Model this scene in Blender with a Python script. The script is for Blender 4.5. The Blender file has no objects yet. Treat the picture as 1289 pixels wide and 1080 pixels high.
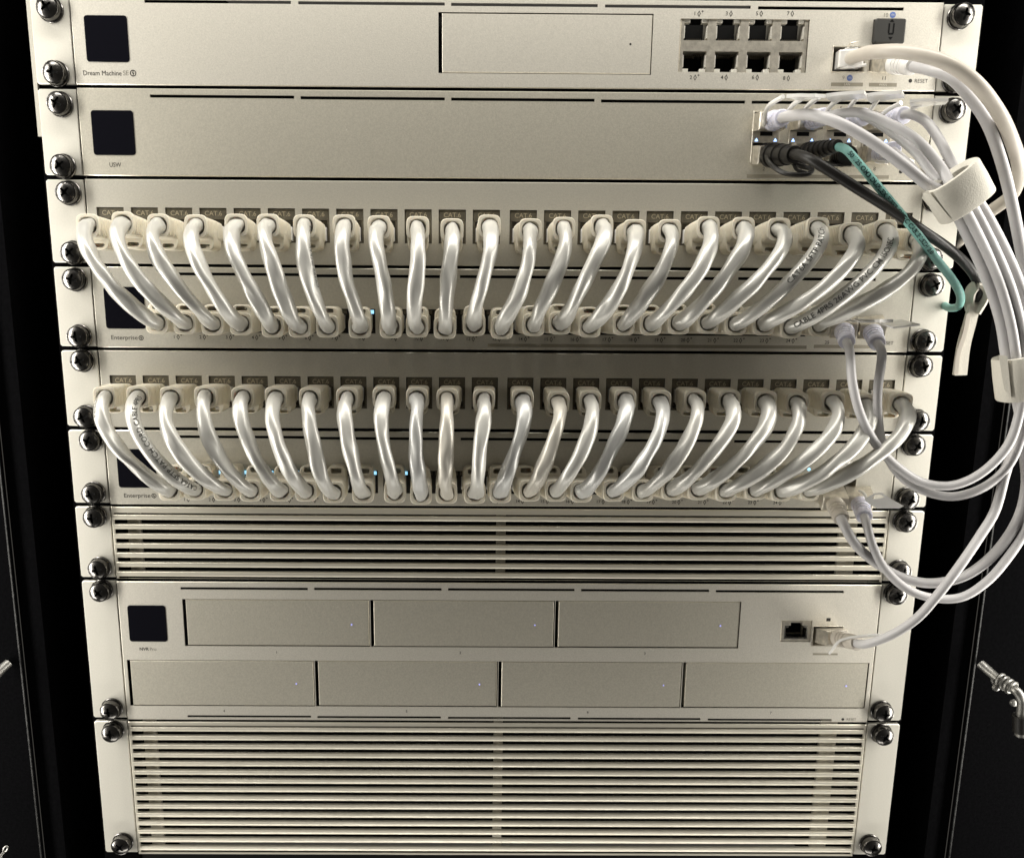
import bpy, bmesh, math, random
from mathutils import Vector, Matrix, noise
random.seed(7)
S = 0.001                                   # everything below is written in millimetres
scene = bpy.context.scene
COL = scene.collection

# ------------------------------------------------------------------ camera
CF, CX, CY, IW, IH = 1050.0, 596.17, 567.66, 1289.0, 1080.0
CP = Vector((-18.19, -458.09, -142.495))
_rx, _ry, _rz = -0.19598, -0.006678, -0.005269
CM = Matrix.Rotation(_rz, 3, 'Z') @ Matrix.Rotation(_rx, 3, 'X') @ Matrix.Rotation(_ry, 3, 'Y')
cam = bpy.data.cameras.new('camera'); cam_o = bpy.data.objects.new('camera', cam); COL.objects.link(cam_o)
cam.sensor_fit = 'HORIZONTAL'; cam.sensor_width = 36.0; cam.lens = CF * 36.0 / IW
cam.shift_x = (IW / 2 - CX) / IW; cam.shift_y = (CY - IH / 2) / IW
cam.clip_start = 0.01; cam.clip_end = 20
R, F, Up = CM.col[0], CM.col[1], CM.col[2]
mw = Matrix(((R.x, Up.x, -F.x, CP.x * S), (R.y, Up.y, -F.y, CP.y * S), (R.z, Up.z, -F.z, CP.z * S), (0, 0, 0, 1)))
cam_o.matrix_world = mw
scene.camera = cam_o

def A(px, py, Y=0.0):
    """point of the photograph (pixels) on the plane y = Y, in millimetres"""
    d = CM @ Vector(((px - CX) / CF, 1.0, -(py - CY) / CF))
    return CP + d * ((Y - CP.y) / d.y)

# ------------------------------------------------------------------ light: dim cabinet, two tall lamps beside the rack, one above
w = bpy.data.worlds.new('World'); scene.world = w; w.use_nodes = True
bg = w.node_tree.nodes['Background']; bg.inputs[0].default_value = (1.0, 0.93, 0.82, 1); bg.inputs[1].default_value = 0.05
def area(name, loc, target, sx, sy, power, col, spread=180):
    l = bpy.data.lights.new(name, 'AREA'); l.shape = 'RECTANGLE'; l.size = sx * S; l.size_y = sy * S
    l.energy = power; l.color = col; l.spread = math.radians(spread)
    o = bpy.data.objects.new(name, l); COL.objects.link(o)
    o.location = Vector(loc) * S
    d = (Vector(target) - Vector(loc)).normalized()
    o.rotation_euler = d.to_track_quat('-Z', 'Y').to_euler()
    return o
WARM = (1.0, 0.965, 0.885)
area('lamp_left', (-440, -100, -240), (-60, 0, -270), 45, 700, 3.5, WARM)
area('lamp_right', (440, -100, -240), (60, 0, -270), 45, 700, 3.5, WARM)
area('lamp_top', (0, -125, 215), (0, 0, -120), 760, 45, 3.0, WARM)
area('lamp_bottom', (0, -150, -760), (0, 0, -380), 700, 45, 1.0, WARM)
scene.view_settings.view_transform = 'Standard'; scene.view_settings.look = 'None'
scene.view_settings.exposure = 0.0; scene.view_settings.gamma = 1.0

# ------------------------------------------------------------------ materials
def mat(name, col, rough=0.5, metal=0.0, noise_scale=0, bump=0.0, var=0.0, emit=None, es=0.0, coat=0.0, trans=0.0,
        stretch=(1, 1, 1), spec=0.5, sss=0.0, rvar=0.0):
    m = bpy.data.materials.new(name); m.use_nodes = True
    nt = m.node_tree; b = nt.nodes['Principled BSDF']
    b.inputs['Base Color'].default_value = (*col, 1); b.inputs['Roughness'].default_value = rough
    b.inputs['Metallic'].default_value = metal; b.inputs['Coat Weight'].default_value = coat
    b.inputs['Specular IOR Level'].default_value = spec
    b.inputs['Coat Roughness'].default_value = 0.12
    b.inputs['Transmission Weight'].default_value = trans
    if sss: b.inputs['Subsurface Weight'].default_value = sss; b.inputs['Subsurface Radius'].default_value = (.004, .003, .002); b.inputs['Subsurface Scale'].default_value = 0.5
    if emit: b.inputs['Emission Color'].default_value = (*emit, 1); b.inputs['Emission Strength'].default_value = es
    if noise_scale:
        tc = nt.nodes.new('ShaderNodeTexCoord'); mp = nt.nodes.new('ShaderNodeMapping'); mp.inputs['Scale'].default_value = stretch
        nz = nt.nodes.new('ShaderNodeTexNoise'); nz.inputs['Scale'].default_value = noise_scale; nz.inputs['Detail'].default_value = 3
        nt.links.new(tc.outputs['Object'], mp.inputs[0]); nt.links.new(mp.outputs[0], nz.inputs['Vector'])
        if bump:
            bp = nt.nodes.new('ShaderNodeBump'); bp.inputs['Strength'].default_value = bump; bp.inputs['Distance'].default_value = 0.0003
            nt.links.new(nz.outputs[0], bp.inputs['Height']); nt.links.new(bp.outputs[0], b.inputs['Normal'])
        if var:
            n2 = nt.nodes.new('ShaderNodeTexNoise'); n2.inputs['Scale'].default_value = noise_scale * 0.55; n2.inputs['Detail'].default_value = 5
            nt.links.new(mp.outputs[0], n2.inputs['Vector'])
            ad = nt.nodes.new('ShaderNodeMath'); ad.operation = 'ADD'; nt.links.new(nz.outputs[0], ad.inputs[0]); nt.links.new(n2.outputs[0], ad.inputs[1])
            mr = nt.nodes.new('ShaderNodeMapRange'); mr.inputs['From Min'].default_value = 0.6; mr.inputs['From Max'].default_value = 1.4
            mr.inputs['To Min'].default_value = 1 - var; mr.inputs['To Max'].default_value = 1 + var
            nt.links.new(ad.outputs[0], mr.inputs['Value'])
            mx = nt.nodes.new('ShaderNodeVectorMath'); mx.operation = 'SCALE'; mx.inputs[0].default_value = col
            nt.links.new(mr.outputs[0], mx.inputs['Scale']); nt.links.new(mx.outputs[0], b.inputs['Base Color'])
            if rvar and metal > .5:
                vo = nt.nodes.new('ShaderNodeTexVoronoi'); vo.inputs['Scale'].default_value = 130; nt.links.new(mp.outputs[0], vo.inputs['Vector'])
                sp = nt.nodes.new('ShaderNodeMapRange'); sp.inputs['From Min'].default_value = 0.03; sp.inputs['From Max'].default_value = 0.055; sp.inputs['To Min'].default_value = 0.45; sp.inputs['To Max'].default_value = 0.0
                nt.links.new(vo.outputs['Distance'], sp.inputs['Value'])
                n3 = nt.nodes.new('ShaderNodeTexNoise'); n3.inputs['Scale'].default_value = 35; nt.links.new(mp.outputs[0], n3.inputs['Vector'])
                gt = nt.nodes.new('ShaderNodeMapRange'); gt.inputs['From Min'].default_value = 0.55; gt.inputs['From Max'].default_value = 0.6; nt.links.new(n3.outputs[0], gt.inputs['Value'])
                ml = nt.nodes.new('ShaderNodeMath'); ml.operation = 'MULTIPLY'; nt.links.new(sp.outputs[0], ml.inputs[0]); nt.links.new(gt.outputs[0], ml.inputs[1])
                mc = nt.nodes.new('ShaderNodeMix'); mc.data_type = 'RGBA'; nt.links.new(ml.outputs[0], mc.inputs[0]); nt.links.new(mx.outputs[0], mc.inputs[6]); mc.inputs[7].default_value = (.9, .88, .82, 1)
                nt.links.new(mc.outputs[2], b.inputs['Base Color'])
            if rvar:
                m2 = nt.nodes.new('ShaderNodeMapRange'); m2.inputs['To Min'].default_value = rough - rvar; m2.inputs['To Max'].default_value = rough + rvar
                nt.links.new(n2.outputs[0], m2.inputs['Value']); nt.links.new(m2.outputs[0], b.inputs['Roughness'])
    return m
M = dict(
    alu=mat('blasted_aluminium', (0.66, 0.63, 0.56), 0.42, 0.60, 2200, 0.25, 0.12, rvar=0.012),
    alu2=mat('darker_aluminium', (0.58, 0.55, 0.47), 0.38, 0.60, 2000, 0.3, 0.15, rvar=0.012),
    panel=mat('silver_paint', (0.61, 0.585, 0.515), 0.36, 0.60, 1800, 0.15, 0.09, rvar=0.012),
    ear=mat('ear_aluminium', (0.60, 0.58, 0.52), 0.42, 0.35, 2000, 0.15, 0.06, rvar=0.012),
    slat=mat('brushed_slat', (0.68, 0.645, 0.55), 0.36, 0.60, 900, 0.25, 0.10, stretch=(0.03, 1, 1)),
    black=mat('black_interior', (0.004, 0.004, 0.004), 0.8, spec=0.1),
    cabinet=mat('black_powder_coat', (0.0024, 0.0024, 0.0027), 1.0, 0, 900, 0.2, 0.3, spec=0.0),
    edge=mat('lighter_black_edge', (0.03, 0.03, 0.03), 0.4, 0.3, 500, 0.3, 0.8),  # lighter mottled black for the thin strip along the post edge
    glass=mat('black_glass', (0.004, 0.004, 0.006), 0.10, spec=0.1),
    ink=mat('dark_ink', (0.035, 0.033, 0.03), 0.7, spec=0.1),
    ink_pale=mat('pale_ink', (0.20, 0.19, 0.16), 0.7, spec=0.1),
    cableink=mat('cable_print', (0.07, 0.07, 0.065), 0.7, spec=0.1),
    bar=mat('grey_print', (0.22, 0.20, 0.155), 0.6, 0.1),
    blue=mat('blue_print', (0.08, 0.13, 0.33), 0.6),
    chrome=mat('black_nickel', (0.13, 0.125, 0.12), 0.24, 1.0, 500, 0.35, 0.3), recess=mat('screw_recess', (0.006, 0.006, 0.006), 0.6, spec=.2),
    nickel=mat('nickel_shell', (0.62, 0.58, 0.50), 0.32, 0.75, 500, 0.5, 0.25),
    dull=mat('dull_zinc', (0.26, 0.255, 0.24), 0.42, 0.85, 400, 0.3, 0.2),
    steel=mat('bright_steel', (0.70, 0.69, 0.65), 0.22, 1.0, 400, 0.2, 0.1),
    jack=mat('smoked_jack', (0.12, 0.108, 0.082), 0.36, 0.45, 500, 0.3, 0.35),
    jacktext=mat('raised_letters', (0.38, 0.33, 0.23), 0.4, 0.3),
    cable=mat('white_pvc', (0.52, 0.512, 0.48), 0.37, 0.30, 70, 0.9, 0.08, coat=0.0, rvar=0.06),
    cable_cool_reflect=mat('cool_reflection_white_pvc', (0.51, 0.51, 0.495), 0.37, 0.30, 70, 0.6, 0.08, rvar=0.06),  # white jacket with cool reflected light put into its colour
    cable_warm_reflect=mat('warm_reflection_white_pvc', (0.53, 0.505, 0.45), 0.37, 0.30, 70, 0.6, 0.08, rvar=0.06),  # white jacket with warm light reflected near the connectors, put into its colour
    cable2=mat('cool_white_pvc', (0.47, 0.46, 0.465), 0.42, 0.0, 160, 0.15, 0.04),
    cable3=mat('warm_white_pvc', (0.48, 0.44, 0.385), 0.40, 0, 160, 0.15, 0.05),
    boot=mat('cream_boot', (0.70, 0.655, 0.55), 0.42, 0, 700, 0.15, 0.05, sss=0.15),
    lav=mat('lavender_boot', (0.62, 0.62, 0.72), 0.35, 0, 700, 0.1, 0.05, sss=0.1),
    clear=mat('clear_tab', (0.72, 0.71, 0.69), 0.18, 0, 300, 0.1, 0.05, coat=0.4),
    rubber=mat('black_rubber', (0.010, 0.009, 0.008), 0.42, 0, 500, 0.2, 0.2, spec=0.35),
    teal=mat('aqua_fiber_jacket', (0.19, 0.42, 0.38), 0.45, 0, 600, 0.15, 0.08),
    tealink=mat('aqua_ink', (0.002, 0.03, 0.03), 0.6),
    velcro=mat('hook_and_loop', (0.56, 0.535, 0.47), 0.75, 0, 1500, 0.5, 0.06),
    led=mat('led_blue', (0.3, 0.5, 1.0), 0.3, emit=(0.35, 0.55, 1.0), es=2.5),
    ledw=mat('led_cyan', (0.4, 0.75, 1.0), 0.3, emit=(0.35, 0.75, 1.0), es=1.1),
    ledv=mat('led_violet', (0.4, 0.4, 0.9), 0.3, emit=(0.40, 0.42, 1.0), es=.55),
)

# ------------------------------------------------------------------ mesh helpers
class MB:
    def __init__(s): s.v = []; s.f = []
    def add(s, vs, fs):
        o = len(s.v); s.v += [tuple(v) for v in vs]; s.f += [tuple(i + o for i in f) for f in fs]; return s
    def box(s, x0, x1, y0, y1, z0, z1, c=0.0):
        """box whose front (low y) edges are chamfered by c"""
        if x0 > x1: x0, x1 = x1, x0
        if z0 > z1: z0, z1 = z1, z0
        vs = [(x0 + c, y0, z0 + c), (x1 - c, y0, z0 + c), (x1 - c, y0, z1 - c), (x0 + c, y0, z1 - c)]
        if c: vs += [(x0, y0 + c, z0), (x1, y0 + c, z0), (x1, y0 + c, z1), (x0, y0 + c, z1)]
        vs += [(x0, y1, z0), (x1, y1, z0), (x1, y1, z1), (x0, y1, z1)]
        n = len(vs) // 4
        fs = [(0, 1, 2, 3)]
        for k in range(n - 1):
            for i in range(4): fs.append((4 * k + i, 4 * k + (i + 1) % 4, 4 * k + 4 + (i + 1) % 4, 4 * k + 4 + i))
        fs.append(tuple(4 * (n - 1) + i for i in (3, 2, 1, 0)))
        return s.add(vs, fs)
    def loft(s, rings, cap0=True, cap1=True):
        n = len(rings[0]); vs = [p for r in rings for p in r]; fs = []
        for k in range(len(rings) - 1):
            for i in range(n): fs.append((k * n + i, k * n + (i + 1) % n, (k + 1) * n + (i + 1) % n, (k + 1) * n + i))
        if cap0: fs.append(tuple(reversed(range(n))))
        if cap1: fs.append(tuple((len(rings) - 1) * n + i for i in range(n)))
        return s.add(vs, fs)
    def lathe(s, prof, n=24, axis='y', cx=0, cz=0, cap1=True, cap0=True):
        """prof: list of (radius, y)"""
        return s.loft([[(cx + r * math.cos(2 * math.pi * i / n), y, cz + r * math.sin(2 * math.pi * i / n)) for i in range(n)] for r, y in prof], cap0, cap1)
    def plate(s, x0, x1, z0, z1, holes, yf, yb, c=0.5):
        xs = sorted({round(v, 3) for v in [x0, x0 + c, x1 - c, x1] + [h[0] for h in holes] + [h[1] for h in holes]})
        zs = sorted({round(v, 3) for v in [z0, z0 + c, z1 - c, z1] + [h[2] for h in holes] + [h[3] for h in holes]})
        def inh(i, j):
            if i < 0 or j < 0 or i >= len(xs) - 1 or j >= len(zs) - 1: return True
            x = (xs[i] + xs[i + 1]) / 2; z = (zs[j] + zs[j + 1]) / 2
            return any(h[0] < x < h[1] and h[2] < z < h[3] for h in holes)
        def y(i, j): return yf + (c if (i in (0, len(xs) - 1) or j in (0, len(zs) - 1)) else 0)
        for i in range(len(xs) - 1):
            for j in range(len(zs) - 1):
                if inh(i, j): continue
                a, b, d, e = (i, j), (i + 1, j), (i + 1, j + 1), (i, j + 1)
                P = lambda q: (xs[q[0]], y(*q), zs[q[1]])
                s.add([P(a), P(b), P(d), P(e)], [(0, 1, 2, 3)])
                for (u, v, di, dj) in ((a, b, 0, -1), (b, d, 1, 0), (d, e, 0, 1), (e, a, -1, 0)):
                    if inh(i + di, j + dj):
                        s.add([P(u), P(v), (xs[v[0]], yb, zs[v[1]]), (xs[u[0]], yb, zs[u[1]])], [(0, 3, 2, 1)])
        return s
    def xf(s, m):
        s.v = [tuple(m @ Vector(v)) for v in s.v]; return s
    def mesh(s, name, material, off=(0, 0, 0), angle=35, weld=1e-3):
        me = bpy.data.meshes.new(name)
        me.from_pydata([((v[0] - off[0]) * S, (v[1] - off[1]) * S, (v[2] - off[2]) * S) for v in s.v], [], s.f)
        bm = bmesh.new(); bm.from_mesh(me)
        bmesh.ops.remove_doubles(bm, verts=bm.verts, dist=weld * S)
        bmesh.ops.recalc_face_normals(bm, faces=bm.faces)
        bm.to_mesh(me); bm.free()
        me.polygons.foreach_set('use_smooth', [True] * len(me.polygons))
        me.set_sharp_from_angle(angle=math.radians(angle))
        me.materials.append(material)
        return me

ROOTLOC = {}
def thing(name, label, cat, loc=(0, 0, 0), group=None):
    o = bpy.data.objects.new(name, None); COL.objects.link(o); o.location = Vector(loc) * S
    o.empty_display_size = 0.01
    o['label'] = label; o['category'] = cat
    if group: o['group'] = group
    ROOTLOC[o.name] = tuple(loc)
    return o
def link(name, me, parent=None, loc=(0, 0, 0), rot=None):
    o = bpy.data.objects.new(name, me); COL.objects.link(o)
    if parent: o.parent = parent
    o.location = Vector(loc) * S
    if rot: o.rotation_euler = rot
    return o
def part(name, mb, m, root, parent=None, angle=35):
    """mesh given in world mm, hung under root (whose location is subtracted); parent may be a part of root sitting at zero"""
    return link(name, mb.mesh(name, m, ROOTLOC[root.name], angle), parent or root)

# text ------------------------------------------------------------
_tc = {}
def text_geo(txt, h, align='CENTER', bold=0.0):
    key = (txt, round(h, 3), align, bold)
    if key in _tc: return _tc[key]
    cu = bpy.data.curves.new('tmp', 'FONT'); cu.body = txt; cu.size = h * 1.38; cu.align_x = align; cu.align_y = 'CENTER'; cu.resolution_u = 3; cu.offset = bold
    ob = bpy.data.objects.new('tmp', cu); COL.objects.link(ob)
    bpy.context.view_layer.update()
    me = bpy.data.meshes.new_from_object(ob.evaluated_get(bpy.context.evaluated_depsgraph_get()))
    r = ([(v.co.x, v.co.y) for v in me.vertices], [tuple(p.vertices) for p in me.polygons])
    bpy.data.objects.remove(ob); bpy.data.meshes.remove(me); bpy.data.curves.remove(cu)
    _tc[key] = r; return r
def text(txt, x, z, h, root, m='ink', y=-1.56, align='CENTER', parent=None, bold=0.0, name='lettering', mb=None):
    vs, fs = text_geo(txt, h, align, bold)
    t = mb or MB(); t.add([(x + a, y, z + b) for a, b in vs], fs)
    if mb is not None: return mb
    return part(name, t, M[m], root, parent)
def text_fit(txt, u0, u1, v, h, root, m='ink', bold=.0):
    vs, fs = text_geo(txt, h, 'LEFT', bold); a = A(u0, v); b = A(u1, v); k = (b.x - a.x) / max(q[0] for q in vs)
    return part('lettering', MB().add([(a.x + q[0] * k, -1.56, a.z + q[1]) for q in vs], fs), M[m], root)
def logo(x, z, r, root, m='ink', y=-1.56):
    """ring with a bolt inside, the power mark after the model name"""
    t = MB(); n = 24
    for i in range(n):
        a, b = 2 * math.pi * i / n, 2 * math.pi * (i + 1) / n
        t.add([(x + q * math.cos(c), y, z + q * math.sin(c)) for q, c in ((r, a), (r, b), (r * .72, b), (r * .72, a))], [(0, 1, 2, 3)])
    t.add([(x + .15 * r, y, z + r * .95), (x - .42 * r, y, z - .1 * r), (x + .02 * r, y, z - .1 * r)], [(0, 1, 2)])
    t.add([(x - .15 * r, y, z - r * .95), (x + .42 * r, y, z + .1 * r), (x - .02 * r, y, z + .1 * r)], [(0, 1, 2)])
    return part('power_mark', t, M[m], root)
def port_label(num, x, z, root, plus=True, h=2.0, y=-1.56):
    """the port number followed by a narrow rhomb and a small plus, as printed on the panels"""
    t = MB(); text(str(num), x - 0.3, z, h, root, y=y, align='RIGHT', mb=t, bold=.012)
    cx = x + 1.2; a, b, q = 0.85, 1.55, 0.28
    P = [(cx - a, z), (cx, z + b), (cx + a, z), (cx, z - b)]; Q = [(cx - a + q * 1.3, z), (cx, z + b - q * 2), (cx + a - q * 1.3, z), (cx, z - b + q * 2)]
    for i in range(4):
        j = (i + 1) % 4; t.add([(P[i][0], y, P[i][1]), (P[j][0], y, P[j][1]), (Q[j][0], y, Q[j][1]), (Q[i][0], y, Q[i][1])], [(0, 1, 2, 3)])
    if plus:
        for (u, v) in ((.55, .12), (.12, .55)):
            t.add([(cx + 1.7 + i * u, y - (0.01 if u > v else 0), z + 1.1 + j * v) for i, j in ((-1, -1), (1, -1), (1, 1), (-1, 1))], [(0, 1, 2, 3)])
    return part('port_number', t, M['ink'], root)
def rrect(x0, x1, z0, z1, r, y0, y1, c=0.0, n=5):
    def loop(d, y):
        rr = max(r - d, .05); o = []
        for cx_, cz_, a0 in ((x1 - r, z0 + r, -90), (x1 - r, z1 - r, 0), (x0 + r, z1 - r, 90), (x0 + r, z0 + r, 180)):
            for k in range(n + 1):
                a = math.radians(a0 + 90 * k / n); o.append((cx_ + rr * math.cos(a), y, cz_ + rr * math.sin(a)))
        return o
    mb = MB(); rings = [loop(c, y0)] + ([loop(0, y0 + c)] if c else []) + [loop(0, y1)]
    return mb.loft(rings)

# tubes -----------------------------------------------------------
def catmull(P, step=2.0):
    P = [Vector(p) for p in P]; out = []
    Q = [P[0] * 2 - P[1]] + P + [P[-1] * 2 - P[-2]]
    for i in range(1, len(Q) - 2):
        p0, p1, p2, p3 = Q[i - 1:i + 3]
        n = max(2, int((p2 - p1).length / step))
        # centripetal parametrisation keeps loops round
        t0 = 0; t1 = t0 + max((p1 - p0).length, .01) ** .5; t2 = t1 + max((p2 - p1).length, .01) ** .5; t3 = t2 + max((p3 - p2).length, .01) ** .5
        for k in range(n):
            t = t1 + (t2 - t1) * k / n
            a1 = p0 * ((t1 - t) / (t1 - t0)) + p1 * ((t - t0) / (t1 - t0)); a2 = p1 * ((t2 - t) / (t2 - t1)) + p2 * ((t - t1) / (t2 - t1)); a3 = p2 * ((t3 - t) / (t3 - t2)) + p3 * ((t - t2) / (t3 - t2))
            b1 = a1 * ((t2 - t) / (t2 - t0)) + a2 * ((t - t0) / (t2 - t0)); b2 = a2 * ((t3 - t) / (t3 - t1)) + a3 * ((t - t1) / (t3 - t1))
            out.append(b1 * ((t2 - t) / (t2 - t1)) + b2 * ((t - t1) / (t2 - t1)))
    out.append(P[-1]); return out
def bezier(p0, p1, p2, p3, n=48):
    o = []
    for i in range(n + 1):
        t = i / n; u = 1 - t
        o.append(p0 * u ** 3 + p1 * 3 * u * u * t + p2 * 3 * u * t * t + p3 * t ** 3)
    return o
def frames(C):
    T = []
    for i in range(len(C)):
        d = C[min(i + 1, len(C) - 1)] - C[max(i - 1, 0)]; T.append(d.normalized())
    n = T[0].cross(Vector((0, 0, 1)));
    if n.length < .1: n = T[0].cross(Vector((1, 0, 0)))
    n.normalize(); N = [n]
    for i in range(1, len(C)):
        v = N[-1] - T[i] * N[-1].dot(T[i]); N.append(v.normalized())
    return T, N
def tube(C, r, sides=16, lump=0.0, seed=0.0, flat=1.0, smooth_ends=True):
    T, N = frames(C); rings = []; s = 0
    for i, c in enumerate(C):
        if i: s += (C[i] - C[i - 1]).length
        B = T[i].cross(N[i]); ring = []
        for k in range(sides):
            a = 2 * math.pi * k / sides; q = r
            if lump:
                # four twisted pairs under the jacket press it out in slow helices
                q *= 1 + lump * .8 * math.sin(2 * a + s * 0.13 + seed) + lump * 1.5 * noise.noise(Vector((s * 0.10 + seed * 3, math.cos(a) * 1.1 + seed, math.sin(a) * 1.1)))
            ring.append(c + N[i] * (q * math.cos(a)) + B * (q * math.sin(a) * flat))
        rings.append(ring)
    return MB().loft(rings)
def wrap_text(txt, C, r, s0, h, m, root, up_hint, seed_off=0.12, parent=None, name='printing', bold=0.0, shift=0.0):
    """print running along the tube, on the side that faces the room; up_hint = roughly where the tops of the letters point"""
    vs, fs = text_geo(txt, h, 'LEFT', bold)
    L = [0.0]
    for i in range(1, len(C)): L.append(L[-1] + (C[i] - C[i - 1]).length)
    T, _ = frames(C); out = []
    for a, b in vs:
        s = min(max(s0 + a, 0), L[-1] - .01); i = 0
        while L[i + 1] < s: i += 1
        k = (s - L[i]) / (L[i + 1] - L[i]); c = C[i].lerp(C[i + 1], k); t = T[i].lerp(T[i + 1], k).normalized()
        view = (CP - c).normalized(); n = (view - t * view.dot(t)).normalized(); u = t.cross(n)
        if u.dot(Vector(up_hint)) < 0: u = -u
        th = (b + shift) / r
        out.append(c + (n * math.cos(th) + u * math.sin(th)) * (r + seed_off))
    mb = MB().add(out, fs)
    return part(name, mb, M[m], root, parent)

# ------------------------------------------------------------------ screws (shared mesh)
def screw_mesh():
    mb = MB(); rc = MB()
    mb.lathe([(6.4, 0.2), (6.4, -0.8), (6.1, -1.1), (5.5, -1.1), (5.5, -1.5), (5.7, -1.8), (5.7, -4.4), (5.45, -4.9), (5.05, -5.0)], 40, cap0=False, cap1=False)
    nr, ns = 26, 96; R0 = 5.05
    def cross(x, z):
        rr = math.hypot(x, z); ww = .55 + .22 * (2.9 - min(rr, 2.9)) / 2.9 + .35 * max(0, 1.2 - rr)
        return rr < 2.9 and (abs(x) < ww or abs(z) < ww)
    def P(k, i):
        rr = R0 * (1 - k / nr); a = 2 * math.pi * i / ns; return (rr * math.cos(a), -4.75 - 1.5 * (1 - (rr / R0) ** 2), rr * math.sin(a))
    for k in range(nr):
        for i in range(ns):
            q = [P(k, i), P(k, i + 1), P(k + 1, i + 1), P(k + 1, i)]
            cx_ = sum(v[0] for v in q) / 4; cz_ = sum(v[2] for v in q) / 4
            if not cross(cx_, cz_): mb.add(q, [(0, 1, 2, 3)])
            else:
                # sunk floor, and walls where the neighbour stays up
                rr = math.hypot(cx_, cz_); f = [(v[0], -4.75 + .2 - .25 * max(0, rr - 1), v[2]) for v in q]
                rc.add(f, [(0, 1, 2, 3)])
                for (u, v), (dk, di) in (((0, 1), (-.5, .5)), ((2, 3), (1.5, .5)), ((1, 2), (.5, 1.5)), ((3, 0), (.5, -.5))):
                    n = P(k + dk, i + di)
                    if not cross(n[0], n[2]): rc.add([q[u], q[v], f[v], f[u]], [(0, 1, 2, 3)])
    return mb.mesh('screw', M['chrome'], angle=30), rc.mesh('cross_recess', M['recess'], angle=30)
SCREW, SCROSS = screw_mesh()

# ------------------------------------------------------------------ rack devices
SEAM = [-0.6, -44.3, -88.9, -133.7, -178.2, -222.2, -266.2, -310.4, None, -398.4, None, -488.9]
FX = 220.6
SCR_L = [(57, 8), (65, 90), (70, 129), (74, 208), (81, 242), (87, 318), (89, 352), (95, 424), (99, 455), (103, 526), (110, 556), (113, 623), (115, 653), (121, 718), (123, 747), (136, 897), (138, 925), (150, 1067)]
SCR_R = [(1216, 17), (1209, 98), (1205, 137), (1190, 215), (1183, 250), (1176, 326), (1178, 359), (1168, 430), (1164, 462), (1160, 531), (1155, 562), (1147, 630), (1144, 659), (1137, 722), (1132, 751), (1115, 900), (1115, 929), (1100, 1069)]
JACKX = [-208.4 + 18.05 * i for i in range(12)] + [9.7 + 18.12 * i for i in range(12)]
PORTX = [-177.1, -162.9, -148.7, -134.5, -120.1, -105.8, -91.3, -76.6, -59.2, -45.2, -31.0, -17.0, -2.8, 11.4, 25.4, 39.6, 57.0, 71.2, 85.4, 99.9, 114.5, 128.6, 142.9, 157.2]
def hole(u0, v0, u1, v1):
    a, b = A(u0, v0), A(u1, v1); return (a.x, b.x, b.z, a.z)
def device(name, label, cat, k0, k1, nscrew, holes=(), face='alu', yf=-1.5, group=None, chassis=True):
    zt, zb = SEAM[k0] - 0.3, SEAM[k1] + 1.25
    root = thing(name, label, cat, (0, 0, zb), group)
    part('faceplate', MB().plate(-FX, FX, zb, zt, list(holes), yf, yf + .75, 0.4), M[face], root)
    for s in (-1, 1):
        xo, xi = s * 241.4, s * (FX + 1.2)
        e = MB(); zt0, zb0 = zt, zb; zt, zb = zt - .35, zb + .45
        x0, x1 = min(xo, xi), max(xo, xi); c = 0.9; q = .35
        def lp(d, y):
            P = [(x0 + d, zb + d), (x1 - d, zb + d), (x1 - d, zt - d), (x0 + d, zt - d)]
            if s < 0: P = [(x0 + d + c, zb + d), (x1 - d, zb + d), (x1 - d, zt - d), (x0 + d + c, zt - d), (x0 + d, zt - d - c), (x0 + d, zb + d + c)]
            else: P = [(x0 + d, zb + d), (x1 - d - c, zb + d), (x1 - d, zb + d + c), (x1 - d, zt - d - c), (x1 - d - c, zt - d), (x0 + d, zt - d)]
            return [(p[0], y, p[1]) for p in P]
        e.loft([lp(q, 0.0), lp(0, q), lp(0, 2.2)])
        er = part('ear', e, M['ear'], root); zt, zb = zt0, zb0
    if chassis:
        part('chassis', MB().box(-FX + 1, FX - 1, 14, 150, zb + .4, zt - .4), M['black'], root)
    for i in nscrew:
        for lst in (SCR_L, SCR_R):
            p = A(lst[i][0], lst[i][1], -6); o = link('screw', SCREW, root, (p.x, 0.0, p.z - zb))
            o.rotation_euler = (random.uniform(-.02, .02), random.uniform(0, 6.28), random.uniform(-.02, .02)); link('cross_recess', SCROSS, o)
    return root, zt, zb
def slots_px(lst, th=1.5):
    out = []
    for u0, u1, v in lst:
        a, b = A(u0, v), A(u1, v); z = (a.z + b.z) / 2; out.append((a.x, b.x, z - th / 2, z + th / 2))
    return out
def screen(root, x0, x1, z0, z1):
    part('display', rrect(x0, x1, z0, z1, 1.6, -1.75, -1.0, 0.12), M['glass'], root)
def dot(root, x, z, r, m='ink', y=-1.56, name='reset_hole'):
    part(name, MB().lathe([(r, y), (r, y + .05)], 16, cx=x, cz=z), M[m], root)
def rect_print(root, x0, x1, z0, z1, m='bar', name='printed_bar', y=-1.55):
    part(name, MB().box(x0, x1, y, y + .04, z0, z1), M[m], root)

# --- RJ45 block with T shaped openings, made once as mesh helper
def rj_block(mb, x0, x1, z0, z1, cols, rows, yf, yb, dy=9.0):
    """returns holes; cols = x centres, rows = [(z centre, notch side)]"""
    H = []
    for cx_ in cols:
        for cz_, sd in rows:
            H.append((cx_ - 6.1, cx_ + 6.1, cz_ - 4.3 - (1.6 if sd < 0 else 0), cz_ + 4.3 + (1.6 if sd > 0 else 0)))
    mb.plate(x0, x1, z0, z1, H, yf, yb, 0.2)
    return H

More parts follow.
